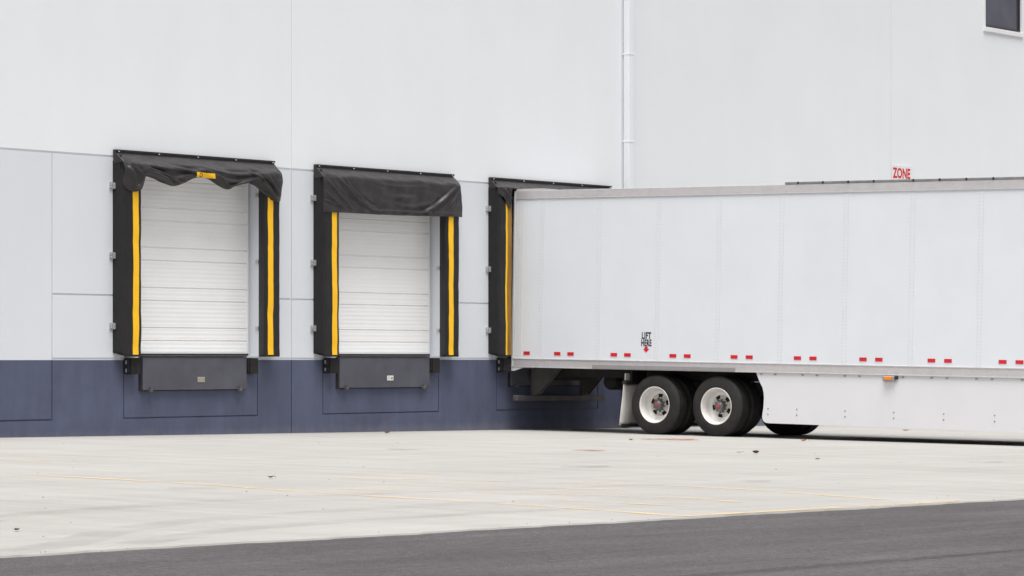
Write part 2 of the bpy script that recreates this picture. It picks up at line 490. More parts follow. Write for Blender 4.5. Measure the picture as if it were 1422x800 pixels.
# rest of the shell
for (x0, y0, x1, y1) in ((-40, 0, -40, 60), (-40, 60, 60, 60), (60, 60, 60, 0)):
    mb.face([mb.v(x0, y0, -2), mb.v(x1, y1, -2), mb.v(x1, y1, 12), mb.v(x0, y0, 12)])
mb.face([mb.v(-40, 0, 12), mb.v(60, 0, 12), mb.v(60, 60, 12), mb.v(-40, 60, 12)])
for h in holes[3:]:
    mb.face([mb.v(x, .26, z) for x, z in ((h[0], h[2]), (h[1], h[2]), (h[1], h[3]), (h[0], h[3]))])
bmesh.ops.remove_doubles(mb.bm, verts=mb.bm.verts[:], dist=1e-5)
mb.build('wall', M['wall'], B)

# sectional doors: profile with section joints, rib grooves and fine ribbing
def door(c):
    m = MB(); zs = []
    gro = [];
    k = 0
    while True:
        a = Z0+.229+.606*k; b = Z0+.425+.606*k
        if a > ZT: break
        gro += [a, b]; k += 1
    z = Z0+.03
    x0, x1 = c-OW+.09, c+OW-.055
    prof = []
    prof.append((.205, z))
    gs = sorted(gro); lo_ = z
    for gz in gs+[ZT+.06]:
        n = max(2, int((gz-.014-lo_)/.011))
        for k in range(1, n):
            zz = lo_+(gz-.014-lo_)*k/n
            prof.append((.205+.0011*math.cos((zz-lo_)*2*PI/.066), zz))
        prof += [(.205, gz-.014), (.2225, gz-.006), (.2225, gz+.003), (.203, gz+.012)]
        lo_ = gz+.014
    A = [m.v(x0, y, q) for y, q in prof]; Bv = [m.v(x1, y, q) for y, q in prof]
    for i in range(len(prof)-1): m.face([A[i], Bv[i], Bv[i+1], A[i+1]])
    d = m.build('loading_door', M['doorw'], B)
    s = MB(); s.box(x0, x1, .17, .235, Z0+.002, Z0+.032, .004); s.build('bottom_seal', M['rubber'], d)
    for sg in (-1, 1):
        s = MB(); xe = c+sg*(OW-.028)
        s.box(xe-.026, xe+.026, .212, .25, Z0, ZT); s.box(xe-sg*.026-.004, xe-sg*.026+.004, .18, .212, Z0, ZT)
        s.build('door_track', M['jamb'], d)
    s = MB(); s.box(c-OW, c+OW, .252, .26, Z0, ZT); s.build('dark_gap', M['dark'], d)
    # door handle
    return d
ds = [door(c) for c in DC]
ds[0]['label'] = 'white ribbed sectional door below the bunched curtain'
ds[1]['label'] = 'white ribbed sectional door below the straight curtain'
ds[2]['label'] = 'white sectional door hidden behind the trailer'
# window at the upper right
w = MB()
x0, x1, z0, z1 = 28.27, 29.86, 8.24, 10.6
w.box(x0, x0+.045, .02, .098, z0, z1); w.box(x1-.045, x1, .02, .098, z0, z1)
w.box(x0+.045, x1-.045, .02, .098, z0, z0+.045); w.box(x0+.045, x1-.045, .02, .098, z1-.045, z1)
wf = w.build('window', plain('window_frame_dark', g(.05, 1, .95, 1.05), .4, .3), B)
w = MB(); w.box(x0+.045, x1-.045, .06, .08, z0+.045, z1-.045); w.build('pane', M['glass'], wf)
w = MB(); w.box(x0-.07, x1+.07, -.035, .018, z0-.10, z0-.002, .006); w.build('sill', M['sign'], wf)
for a, b in ((x0-.07, x0-.004), (x1+.004, x1+.07)):
    w = MB(); w.box(a, b, -.02, -.001, z0, z1+.07); w.build('surround', M['sign'], wf)

# downspout
dp = thing('downspout', 'white square downspout with two strap bands beside the panel joint', 'downspout', (15.14, -.1, ground(15.1, -.1)))
m = MB(); m.box(15.06, 15.21, -.145, -.015, ground(15.1, 0)+.03, 12.0, .012); m.build('pipe', M['wall'], dp)
for z in (.9, 3.0, 5.03, 6.61, 8.2, 9.8):
    m = MB(); m.box(15.056, 15.214, -.149, -.002, z, z+.03, .002); m.build('strap', M['wall'], dp)

# sign with red lettering above the trailer
m = MB(); m.box(24.40, 25.24, -.008, -.001, 4.35, 5.10, .002); sg = m.build('wall_sign', M['sign'])
tag(sg, 'white wall sign with red capital letters reading ZONE above the trailer', 'sign')
m = MB(); text_faces(m, 'ZONE', .285, .86, (24.80, -.008, 4.835), (1, 0, 0), (0, 0, 1), (0, -1, 0), .003, 1.02, .009)
m.build('lettering', M['redpaint'], sg)

# ------------------------------------------------------------------ dock shelters
def smoothnoise(x, z, s=0):
    return (math.sin(x*7.1+z*2.3+s)+.6*math.sin(x*3.7-z*4.9+1.7*s)+.5*math.sin(z*9.3+x*13+s*.7)+.35*math.sin(z*17+x*5+s))/2.4
def pad_front(sgn, s, q, z):
    """outline of a side pad, s 0..1 from outer wall edge round the front to the inner wall edge"""
    pts = [(1.737, 0), (1.725, -.10), (1.706, -.185), (1.675, -.205), (1.55, -.209), (1.45, -.209), (1.37, -.207), (1.343, -.19), (1.385, -.09), (1.432, -.002)]
    n = (len(pts)-1)*s; i = min(int(n), len(pts)-2); u = n-i
    x = pts[i][0]*(1-u)+pts[i+1][0]*u; y = pts[i][1]*(1-u)+pts[i+1][1]*u
    w = min(1, abs(y)/.15)
    dn = smoothnoise(x*1.3*sgn, z, q)
    crease = .004*math.exp(-(((z % .52)-.26)/.06)**2)
    y += w*(.006*dn-.006)+w*crease
    x += .006*w*smoothnoise(z, x, q+3)
    return sgn*x, y
def pad(c, sgn, q, root, mat=None):
    m = MB(); NS, NZ = 54, 74; P = []
    for i in range(NZ+1):
        row = []
        for j in range(NS+1):
            s = j/NS; x, y = pad_front(sgn, s, q, 1.16+2.9*i/NZ)
            zb_ = 1.155+.055*max(0, 1-s/.32)
            row.append((c+x, y, zb_+(4.055-zb_)*i/NZ))
        P.append(row)
    V = m.grid(P)
    m.face(V[0]); m.face(V[-1][::-1])
    return m.build('side_pad', M['fab'], root)
def stripe(c, sgn, q, root_pad, z1, half=.061, cx0=1.471, brown_part=False):
    def mk(a, b, name, mat, pr):
        m = MB(); P = []
        for i in range(60):
            z = 1.185+(z1-1.185)*i/59; row = []
            for k in range(5):
                xt = a+(b-a)*k/4
                # find s for this x on the front
                s = 3/9+(1.675-xt)/(1.675-1.37)*0
                pts = (1.675, 1.55, 1.45, 1.37, 1.343)
                for t in range(4):
                    if pts[t] >= xt >= pts[t+1]: s = (3+t+(pts[t]-xt)/(pts[t]-pts[t+1]))/9
                x, y = pad_front(sgn, s, q, z)
                row.append((c+x+.004*math.sin(z*3.1+q), y-pr, z))
            P.append(row)
        V = m.grid(P)
        return m.build(name, mat, root_pad)
    st = mk(cx0+half, cx0-half, 'guide_stripe', M['yellow'], .004)
    if brown_part: mk(cx0+half-.045, cx0-half-.065, 'brown_patch', M['stripe_brown'], .007)  # mottled brown strip laid over the inner edge of the yellow stripe
def bracket(xc, z, side, root):
    m = MB()
    if side == 'wall':
        m.box(xc-.05, xc+.03, -.022, -.001, z-.05, z+.05, .003); m.box(xc+.005, xc+.03, -.06, -.022, z-.045, z+.045, .003)
        m.rivet(xc-.025, -.022, z+.02, .012, .008, '-y'); m.rivet(xc-.025, -.022, z-.02, .012, .008, '-y')
    else:
        m.box(xc-.02, xc-.001, .0, .06, z-.03, z+.03, .003)
    m.build('bracket', M['zinc'], root)

def seg_d(px, pz, poly):
    best = np.full(px.shape, 1e9); par = np.zeros(px.shape); N = len(poly)-1
    for i, ((a, b), (c, d)) in enumerate(zip(poly, poly[1:])):
        vx, vz = c-a, d-b; L = vx*vx+vz*vz
        t = np.clip(((px-a)*vx+(pz-b)*vz)/L, 0, 1)
        e = np.hypot(px-a-t*vx, pz-b-t*vz)
        par = np.where(e < best, (i+t)/N, par); best = np.minimum(best, e)
    return best, np.clip(np.sin(PI*par), 0, 1)**.6
def curve(pts, n=24):
    """Catmull-Rom through pts"""
    out = []; P = [pts[0]]+list(pts)+[pts[-1]]
    for i in range(1, len(P)-2):
        for k in range(n):
            t = k/n; r = []
            for d in (0, 1):
                a, b, c, e = P[i-1][d], P[i][d], P[i+1][d], P[i+2][d]
                r.append(.5*((2*b)+(-a+c)*t+(2*a-5*b+4*c-e)*t*t+(-a+3*b-3*c+e)*t**3))
            out.append(tuple(r))
    out.append(pts[-1]); return out
def curtain(c, xl, xr, prof, ridges, root, bulge=0.0, q=0.0, topz=4.045, jit=.006, front=-.235, zlift=None, rolls=None):
    """head curtain: hood rows from the track out to the front edge, then the hanging cloth"""
    NU, NV, NH = 220, 64, 10
    prof = curve(prof, 12)
    px = np.array([p[0] for p in prof]); pz = np.array([p[1] for p in prof])
    U = np.linspace(0, 1, NU+1); V = np.linspace(0, 1, NV+1)
    xt = xl[0]+(xr[0]-xl[0])*U; xbm = xl[1]+(xr[1]-xl[1])*U
    X = xt[None, :]*(1-V[:, None])+xbm[None, :]*V[:, None]
    zbm = np.interp(xbm, px, pz)
    tz = topz-.012*np.abs(np.sin(xt*2.1+q))
    Zg = tz[None, :]*(1-V[:, None])+zbm[None, :]*V[:, None]
    ends = 1-np.exp(-((1.76-np.abs(X))/.10)**2*(np.abs(X) < 1.76))
    Y = np.full_like(X, front)+.035*(1-np.clip(ends, 0, 1))
    Y -= bulge*np.sin(PI*V[:, None]**.8)*(.75+.25*np.sin(X*3+q))
    for poly, amp, w in ridges:
        amp *= 1.35
        d, tp = seg_d(X, Zg, poly)
        Y -= amp*tp*(np.exp(-(d/w)**2)-.35*np.exp(-((d-1.7*w)/w)**2))
    if rolls is not None: Y -= rolls(X, Zg, V[:, None]+0*X)
    Y += jit*(np.sin(X*11+Zg*5+q)+.7*np.sin(X*23-Zg*9+2*q)+.5*np.sin(Zg*31+X*6))*np.clip(V[:, None]*4, 0, 1)
    P = []
    for k in range(NH):
        t = k/NH; row = []
        for i in range(NU+1):
            xx = (xt[i]*t+np.clip(xt[i], -1.735, 1.72)*(1-t))
            y0, z0 = -.062, 4.165; y1, z1 = Y[0, i], Zg[0, i]
            sag = -.022*math.sin(PI*t)*(1+.6*math.sin(xt[i]*5+q))
            tt = t**.85
            row.append((c+xx, y0+(y1-y0)*tt+tt*(.012*math.sin(xx*7+t*5+q)+.009*math.sin(xx*15-t*6)+.005*math.sin(xx*31+t*9)), z0+(z1-z0)*tt**1.25+sag*.5))
        P.append(row)
    for j in range(NV+1):
        P.append([(c+X[j, i], Y[j, i], Zg[j, i]) for i in range(NU+1)])
    A = np.array(P)
    for _ in range(9):
        k0, k1 = 3, NH+9
        A[k0:k1, :, 1:] = (A[k0-1:k1-1, :, 1:]+2*A[k0:k1, :, 1:]+A[k0+1:k1+1, :, 1:])/4
    P = [[tuple(q) for q in row] for row in A]
    m = MB(); m.grid(P)
    # closed ends of the hood, back to the wall
    for e in (0, NU):
        pts = [P[k][e] for k in range(NH+3)]
        x = pts[0][0]
        m.face([m.v(*p) for p in pts]+[m.v(x, -.01, pts[-1][2]-.02), m.v(x, -.01, 4.165)])
    ob = m.build('head_curtain', M['cur'], root)
    sol = ob.modifiers.new('thick', 'SOLIDIFY'); sol.thickness = .006; sol.offset = 1
    return ob, A[NH:, :, 0]-c, A[NH:, :, 1], A[NH:, :, 2]

def shelter(c, label, q):
    r = thing('dock_shelter', label, 'dock shelter', (c, 0, 1.16), 'padded dock shelters around the loading doors')
    pads = [pad(c, -1, q, r), pad(c, 1, q+5, r)]
    m = MB(); m.box(c-1.737, c+1.737, -.058, -.001, 4.15, 4.222, .006)
    m.box(c-1.737, c+1.737, -.074, -.058, 4.196, 4.222, .003)
    tr = m.build('header_track', M['track'], r)
    for k in range(5):
        s = MB(); s.rivet(c-1.68+k*.84, -.075, 4.19, .013, .012, '-y', 8); s.build('bolt', M['zinc'], tr)
    m = MB(); m.box(c-1.70, c+1.70, -.056, -.003, 3.93, 4.148); m.box(c-1.726, c-1.70, -.15, -.002, 3.93, 4.14); m.build('header_board', M['fab'], r)
    for z in (3.683, 2.65, 1.606): bracket(c-1.76, z, 'wall', r); bracket(c+OW, z-.01, 'jamb', r)
    return r, pads
sh1, p1 = shelter(DC[0], 'black dock shelter with curtain bunched in swags around the left door', 0.3)
sh2, p2 = shelter(DC[1], 'black dock shelter with curtain hanging straight over the middle door', 2.1)
sh3, p3 = shelter(DC[2], 'black dock shelter pressed by the rear of the trailer', 4.4)
stripe(DC[0], -1, .3, p1[0], 3.72); stripe(DC[0], 1, 5.3, p1[1], 3.64)
stripe(DC[1], -1, 2.1, p2[0], 3.6); stripe(DC[1], 1, 7.1, p2[1], 3.6)
stripe(DC[2], -1, 4.4, p3[0], 3.9, brown_part=True); stripe(DC[2], 1, 9.4, p3[1], 3.9)

# curtain 1: swags
prof1 = [(-1.75, 3.80), (-1.70, 3.66), (-1.60, 3.61), (-1.49, 3.60), (-1.40, 3.63), (-1.345, 3.70), (-1.31, 3.80), (-1.28, 3.835), (-1.12, 3.81), (-.89, 3.745), (-.69, 3.72),
         (-.46, 3.775), (-.25, 3.86), (-.05, 3.875), (.11, 3.84), (.27, 3.765), (.48, 3.72), (.70, 3.785), (.91, 3.835), (1.05, 3.81), (1.20, 3.74), (1.36, 3.655), (1.50, 3.59), (1.62, 3.575), (1.70, 3.60), (1.73, 3.75)]
ridges1 = [(curve([(-1.65, 4.02), (-1.2, 3.93), (-.75, 3.82), (-.35, 3.90), (-.05, 3.95)]), .030, .035),
           (curve([(-1.6, 4.03), (-1.0, 3.985), (-.4, 3.96), (0, 3.985)]), .022, .025),
           (curve([(-1.45, 3.92), (-1.05, 3.86), (-.72, 3.76), (-.4, 3.82)]), .026, .026),
           (curve([(0, 3.96), (.4, 3.84), (.75, 3.85), (1.2, 3.94), (1.68, 4.0)]), .030, .035),
           (curve([(.05, 4.0), (.6, 3.95), (1.1, 3.98), (1.6, 4.03)]), .020, .024),
           (curve([(.15, 3.87), (.45, 3.76), (.75, 3.82), (1.2, 3.9)]), .024, .024),
           (curve([(1.15, 3.90), (1.32, 3.80), (1.5, 3.66), (1.62, 3.60)]), .034, .034),
           (curve([(1.35, 3.95), (1.5, 3.82), (1.64, 3.68)]), .028, .026),
           (curve([(-1.66, 3.97), (-1.58, 3.82), (-1.5, 3.68)]), .034, .035),
           (curve([(-1.55, 3.97), (-1.42, 3.86), (-1.40, 3.74)]), .024, .026),
           (curve([(-1.62, 3.74), (-1.5, 3.665), (-1.42, 3.70)]), .022, .022),
           (curve([(-1.30, 3.97), (-.95, 3.90), (-.66, 3.80), (-.5, 3.80)]), .020, .016),
           (curve([(-.95, 4.02), (-.55, 3.985), (-.2, 3.93), (.0, 3.90)]), .018, .018),
           (curve([(.20, 3.94), (.42, 3.80), (.62, 3.79), (.95, 3.88)]), .018, .015),
           (curve([(.9, 4.01), (1.2, 3.93), (1.38, 3.82), (1.52, 3.70)]), .022, .018),
           (curve([(1.30, 3.73), (1.42, 3.66), (1.55, 3.61)]), .018, .014)]
c1, X1, Y1, Zg1 = curtain(DC[0], (-1.735, -1.735), (1.725, 1.73), prof1, ridges1, sh1, .055, .6)
def surf(X, Y, Z, x, z):
    near = ((X-x)/.07)**2+((Z-z)/.05)**2 < 1
    return Y[near].min() if near.any() else Y.flat[np.argmin((X-x)**2+(Z-z)**2)]
tg = MB(); P = []
for i in range(5):
    row = []
    for j in range(13):
        u, v = j/12, i/4
        x = -.29+.42*u+.012*v; z = 3.945-.006*u-.075*v
        row.append((DC[0]+x, surf(X1, Y1, Zg1, x, z)-.008, z))
    P.append(row)
tg.grid(P); tgo = tg.build('warning_tag', M['yellow'], c1)
rg = MB(); rings = []
for r in (.026, .036):
    rings.append([(DC[0]-.195+r*math.cos(a*PI/10), 3.902+r*math.sin(a*PI/10)) for a in range(20)])
V = [[rg.v(x, surf(X1, Y1, Zg1, x-DC[0], z)-.012, z) for x, z in ring] for ring in rings]
for k in range(20): rg.face([V[0][k], V[0][(k+1) % 20], V[1][(k+1) % 20], V[1][k]])
rg.build('ring_mark', M['black'], tgo)

# curtain 2: hangs straight with diagonal creases
prof2 = [(-1.78, 3.455), (-1.0, 3.462), (-.3, 3.463), (.3, 3.47), (1.0, 3.485), (1.80, 3.50)]
ridges2 = [(curve([(-1.45, 4.03), (-1.2, 3.88), (-.95, 3.70), (-.62, 3.56), (-.35, 3.50)]), .026, .030),
           (curve([(-1.25, 4.0), (-1.0, 3.80), (-.72, 3.64), (-.45, 3.56)]), .020, .022),
           (curve([(-1.68, 3.98), (-1.5, 3.83), (-1.25, 3.66), (-1.05, 3.52)]), .020, .024),
           (curve([(-1.70, 3.80), (-1.55, 3.68), (-1.40, 3.60), (-1.20, 3.50)]), .016, .02),
           (curve([(-1.72, 3.65), (-1.5, 3.60), (-1.3, 3.58)]), .014, .018),
           (curve([(1.66, 4.03), (1.4, 3.88), (1.15, 3.72), (.8, 3.56), (.5, 3.50)]), .030, .030),
           (curve([(1.70, 3.95), (1.55, 3.80), (1.40, 3.65)]), .016, .026),
           (curve([(-.55, 3.98), (.1, 3.93), (.9, 3.97)]), .010, .03),
           (curve([(-.4, 3.78), (.2, 3.76), (.7, 3.80)]), .010, .035),
           (curve([(-.9, 3.52), (0, 3.53), (.9, 3.54), (1.6, 3.55)]), .012, .02),
           (curve([(-.1, 3.66), (.4, 3.62), (.9, 3.70)]), .012, .03)]
curtain(DC[1], (-1.735, -1.725), (1.725, 1.79), prof2, ridges2, sh2, .012, 1.9)

# curtain 3: pushed up by the trailer, a fold hangs at the near corner
prof3 = [(-1.75, 3.95), (-1.60, 3.86), (-1.46, 3.70), (-1.40, 3.74), (-1.36, 3.98), (-1.30, 4.028), (1.30, 4.028), (1.36, 3.95), (1.45, 3.72), (1.75, 3.95)]
ridges3 = [(curve([(-1.60, 4.03), (-1.50, 3.92), (-1.45, 3.78)]), .028, .03), (curve([(-1.45, 4.03), (-1.42, 3.9), (-1.42, 3.78)]), .022, .02),
           (curve([(1.60, 4.03), (1.50, 3.92), (1.45, 3.78)]), .028, .03)]
curtain(DC[2], (-1.735, -1.735), (1.725, 1.73), prof3, ridges3, sh3, .0, 3.3, topz=4.05)

# dock levellers (hanging lips) and bumpers
def leveller(c, label):
    r = thing('dock_leveller', label, 'dock leveller', (c-.04, 0, .645), 'steel dock levellers hanging under the doors')
    xa, xc = c-1.17, c+1.095
    m = MB(); m.box(xa, xc, -.062, -.022, .652, 1.150, .006)
    lp = m.build('lip_plate', M['lip'], r)
    m = MB(); m.box(xa-.0, xc+.0, -.075, .14, 1.152, 1.168, .003); m.build('hinge_edge', M['dark'], r)
    m = MB(); m.box(xa-.03, xc-.02, -.020, -.001, .640, 1.15); m.build('back_plate', M['dark'], r)
    for x in (c-1.02, c+.93):
        m = MB(); m.box(x-.035, x+.035, -.10, -.02, .625, .665, .006); m.box(x-.012, x+.012, -.10, -.064, .665, .70, .003); m.build('lip_keeper', M['chassis'], r)
    m = MB(); m.box(c+.0, c+.155, -.067, -.0625, .768, .846, .001); rp = m.build('rating_plate', M['sign'] if c > 5 else M['dull'], lp)
    m = MB()
    for k in range(4): m.box(c+.018, c+.018+.03+.03*(k % 2), -.0685, -.0672, .782+k*.015, .788+k*.015)
    m.box(c+.09, c+.14, -.0685, -.0672, .785, .826)
    m.build('plate_print', plain('plate_print', (.35, .28, .12, 1), .5), rp)
    return r
leveller(DC[0], 'grey steel dock lip hanging below the left door with bunched curtain')
leveller(DC[1], 'grey steel dock lip hanging below the middle door')
leveller(DC[2], 'steel dock lip behind the rear of the trailer')
bl = [['black rubber bumper left of the lip under the left door', 'black rubber bumper right of the lip under the left door'],
      ['black rubber bumper left of the lip under the middle door', 'black rubber bumper right of the lip under the middle door'],
      ['black rubber bumper at the near rear corner of the trailer', 'black rubber bumper hidden by the trailer on its far side']]
for c, ls in zip(DC, bl):
    for k, (a, b) in enumerate(((-1.515, -1.285), (1.125, 1.345))):
        if 'hidden' in ls[k]: continue
        r = thing('dock_bumper', ls[k], 'bumper', (c+(a+b)/2, 0, .89), 'rubber dock bumpers beside the levellers')
        m = MB(); yd = .15 if k == 0 else .10
        for i in range(7):
            xx = c+a+.022+(b-a-.044)*i/7; m.box(xx, xx+(b-a-.044)/7-.003, -yd, -.004, .892, 1.135, .005)
        m.build('rubber_block', M['rubber'], r)
        for xx in (c+a, c+b-.02):
            m = MB(); m.box(xx, xx+.02, -yd+.035, -.002, .905, 1.12, .003)
            m.rivet(xx+.01, -yd+.035, 1.06, .012, .012, '-y'); m.rivet(xx+.01, -yd+.035, .955, .012, .012, '-y')
            m.build('end_angle', M['track'], r)
            if k == 0 and xx == c+a:
                for zz in (.95, 1.07):
                    m = MB(); m.box(xx-.012, xx-.001, -.075, -.045, zz-.028, zz+.028, .003); m.build('anchor_clip', M['zinc'], r)

# ------------------------------------------------------------------ trailer (local axes: +y towards the wall)
T = thing('semi_trailer', 'long white box semi trailer backed against the rightmost dock', 'trailer', (12.90, -.15, ground(12.9, -.15)))
T.rotation_euler = (.0155, .0087, 0)
HW, LEN = 1.295, 16.0
RB, RT, TB, TT = 1.079, 1.239, 3.962, 4.107       # bottom rail, top rail heights
XN = -HW
def tb(name, mat, m, parent=T): return m.build(name, mat, parent, local=True)
m = MB()
m.box(-HW+.012, HW-.012, -LEN, -.09, RT-.02, TT-.02)
# side sheets with lapped seams
seams = [-.60-1.2125*k for k in range(14)]
edges = [-.028]+seams[:]+[-LEN+.02]
for a, b in zip(edges, edges[1:]):
    for sx in (-1, 1):
        x0, x1 = (XN+.006, XN+.02) if sx < 0 else (HW-.02, HW-.006)
        m.box(x0, x1, b+.003, a-.003, RT-.01, TB+.01, .002)
body = tb('body', M['white'], m)
for y in seams:
    for sx in (-1, 1):
        m = MB()
        m.box(*((XN+.0035, XN+.0085) if sx < 0 else (HW-.0085, HW-.0035)), y-.045, y+.045, RT+.002, TB-.002, .001)
        if sx < 0:
            m.mi = 1
            for dy in (-.036, .036):
                z = RT+.05
                while z < TB-.03:
                    m.rivet(XN+.0035, y+dy, z, .0075, .005); z += .058
        tb('seam_strip', [M['seam'], M['stud']], m, body)
m = MB(); m.box(XN+.0035, XN+.0085, -.19, -.085, RT+.002, TB-.002, .001); m.mi = 1
z = RT+.05
while z < TB-.03:
    m.rivet(XN+.0035, -.105, z, .0075, .005); m.rivet(XN+.0035, -.175, z, .0075, .005); z += .052
tb('seam_strip', [M['seam'], M['stud']], m, body)
# rails
for sx in (-1, 1):
    X = lambda a, b: (XN+a, XN+b) if sx < 0 else (HW-b, HW-a)
    m = MB()
    m.box(*X(-.004, .03), -LEN, .0, RB, RT, .006); m.box(*X(-.012, -.004), -LEN, -.0, RT-.022, RT-.004, .003)
    m.box(*X(-.014, -.004), -LEN, -.0, RB+.0, RB+.018, .004)
    if sx < 0:
        y = -.10
        while y > -LEN:
            near = y < -5.2 or y > -1.6
            for dz in (.055, .09, .125) if near else (.09,):
                m.rivet(XN-.004, y, RB+dz, .008, .005)
            y -= .155 if near else .31
    rail = tb('bottom_rail', M['alu'], m)
    m = MB(); m.box(*X(-.028, -.005), -4.60, -1.72, RB+.004, RB+.078, .008); tb('rub_bar', M['alud'], m, rail)
    m = MB(); m.box(*X(-.006, .03), -LEN, -.02, TB, TT, .006); m.box(*X(-.010, -.006), -LEN, -.02, TB, TB+.012, .002)
    y = -.9
    while sx < 0 and y > -LEN:
        m.rivet(XN-.006, y, TB+.05, .007, .005); y -= .16
    tr = tb('top_rail', M['alu'], m)
    m = MB(); m.box(*X(-.010, .05), -LEN, -5.50, TT+.001, TT+.040, .006); cp = tb('roof_cap', M['cap'], m)
    if sx < 0:
        y = -5.75; k = 0
        while y > -LEN:
            m = MB(); m.rivet(XN-.010, y, TT+.024, .022, .014, '-x', 8); tb('cap_bolt', M['dark'], m, cp)
            y -= .47 if k % 4 != 3 else .72; k += 1
m = MB(); m.box(-HW+.005, HW-.005, -.62, -.0, TT+.001, TT+.028, .006); tb('rear_roof_cap', M['alu'], m)
m = MB(); m.box(-HW+.03, HW-.03, -LEN+.05, -.62, TT-.02, TT-.004); tb('roof', M['roof'], m)
# rear frame
m = MB()
for sx in (-1, 1):
    x0, x1 = (XN-.008, XN+.11) if sx < 0 else (HW-.11, HW+.008)
    m.box(x0, x1, -.024, .02, RB-.01, TT-.003, .006)
m.box(-HW+.11, HW-.11, -.075, .015, RB-.01, RT, .006); m.box(-HW+.11, HW-.11, -.075, .015, TB, TT-.005, .006)
m.prism([(-.10, RB+.0), (.015, RB+.0), (.015, RB-.06), (-.04, RB-.06), (-.24, RB-.002)], 'x', XN-.006, XN+.02)
tb('rear_frame', M['jamb'], m)
m = MB()
for k in range(2):
    x0 = -HW+.115 if k == 0 else .004
    m.box(x0, x0+HW-.12, -.088, -.04, RT+.005, TB-.005, .004)
tb('rear_door', M['white'], m)
# reflective tape
tape_y = [-.305]
for a, b in ((-.962, -1.245), (-2.151, -2.433), (-3.357, -3.646), (-4.571, -4.866), (-5.791, -6.084), (-7.015, -7.305), (-8.253, -8.546), (-9.50, -9.79)):
    tape_y += [a, b]
y = -10.72
while y > -LEN+.4: tape_y += [y, y-.29]; y -= 1.22
for y in tape_y:
    m = MB(); m.box(XN-.0005, XN+.0045, y-.067, y+.067, 1.297, 1.355, .0005); tb('reflective_tape', M['red'], m)
# lettering
m = MB()
text_faces(m, 'LIFT', .150, .66, (XN+.005, -2.812, 1.602), (0, -1, 0), (0, 0, 1), (-1, 0, 0), .001, 1.08, .006)
text_faces(m, 'HERE', .150, .58, (XN+.005, -2.812, 1.482), (0, -1, 0), (0, 0, 1), (-1, 0, 0), .001, 1.08, .006)
tb('lettering', M['black'], m)
m = MB()
yc = -2.812; ar = [(-.032, 1.470), (.032, 1.470), (.032, 1.430), (.062, 1.430), (0, 1.372), (-.062, 1.430), (-.032, 1.430)]
m.prism([(yc-a, z) for a, z in ar], 'x', XN+.002, XN+.0045); tb('arrow_mark', M['red'], m)
# side skirts
sk = [(-5.0, 1.09), (-5.026, 1.02), (-5.07, .93), (-5.126, .843), (-5.150, .76), (-5.158, .681), (-5.155, .59), (-5.150, .507), (-5.136, .43), (-5.130, .367), (-5.142, .318), (-5.172, .287), (-5.215, .272), (-5.26, .268),
      (-13.4, .255), (-13.9, .45), (-14.0, 1.09)]
for sx in (-1, 1):
    m = MB(); x = (XN+.012) if sx < 0 else HW-.034
    m.prism(sk, 'x', x, x+.022)
    s = tb('side_skirt', M['skirt'], m)
    yy = [-5.241, -5.791, -6.696]
    while yy[-1] > -13: yy.append(yy[-1]-.893)
    for y in yy:
        for z in (.505, .413):
            m = MB(); m.rivet(x if sx < 0 else x+.0225, y, z, .014, .008 if sx < 0 else -.008, '-x', 8); tb('skirt_bolt', M['cap'], m, s)
    y = -5.1; k = 0
    while y > -13.9:
        m = MB()
        m.box(*((x-.012, x) if sx < 0 else (x+.022, x+.034)), y-.022, y+.022, RB-.034, RB-.012, .003); y -= (.27, .52)[k % 2]; k += 1
        tb('skirt_clip', M['alud'], m, s)
# amber marker lamp
m = MB(); m.box(XN-.045, XN+.012, -7.61, -7.40, .985, 1.073, .016); lamp = tb('marker_lamp', M['alud'], m)
m = MB(); m.box(XN-.066, XN-.045, -7.575, -7.445, 1.005, 1.062, .009); tb('lamp_lens', M['amber'], m, lamp)
m = MB(); m.box(XN-.03, XN+.01, -7.66, -7.612, 1.02, 1.07, .006); tb('lamp_plug', M['dark'], m, lamp)
# floor and underframe
m = MB(); m.box(-HW+.03, HW-.03, -LEN+.02, -.08, 1.17, 1.215)
y = -.35
while y > -LEN+.2:
    m.box(-HW+.035, HW-.035, y-.03, y+.03, 1.083, 1.17); y -= .305
tb('floor_frame', M['dark'], m)
m = MB()
for sx in (-.52, .52):
    m.box(sx-.06, sx+.06, -6.4, -.30, .93, 1.082, .006)
    for yh in (-2.0, -3.2, -5.5): m.prism([(yh-.18, .93), (yh+.18, .93), (yh+.07, .62), (yh-.07, .62)], 'x', sx-.05, sx+.05)
for y in (-2.45, -3.7, -5.0): m.box(-.46, .46, y-.06, y+.06, .94, 1.07, .006)
tb('slider_frame', M['dark'], m)
for sx in (-.52, .52):
    for y in (-3.0, -4.235):
        m = MB(); m.lathe([(.0, -.0), (.11, 0), (.125, .04), (.10, .10), (.125, .16), (.11, .21), (0, .21)], 'z', (sx, y-.32, .70), 20); tb('air_spring', M['rubber'], m)
# rear impact guard
G = MB(); G.box(-1.27, 1.27, -.10, .0, .50, .60, .012); gd = tb('impact_guard', M['chassis'], G)
for x in (-.74, .66):
    m = MB(); m.box(x-.05, x+.05, -.10, -.02, .60, 1.08, .006)
    m.prism([(-.10, .62), (-.18, .62), (-.62, 1.07), (-.10, 1.07)], 'x', x-.048, x-.036)
    m.prism([(-.10, .62), (-.18, .62), (-.62, 1.07), (-.10, 1.07)], 'x', x+.036, x+.048); tb('guard_post', M['chassis'], m, gd)
m = MB(); m.box(-.36, .36, -.30, -.12, .86, 1.08, .01); tb('light_box', M['dark'], m)
m = MB(); m.lathe([(0, 0), (.13, 0), (.14, .03), (.14, .57), (.13, .60), (0, .60)], 'x', (-.3, -1.35, .86), 24); tb('air_tank', M['dark'], m)
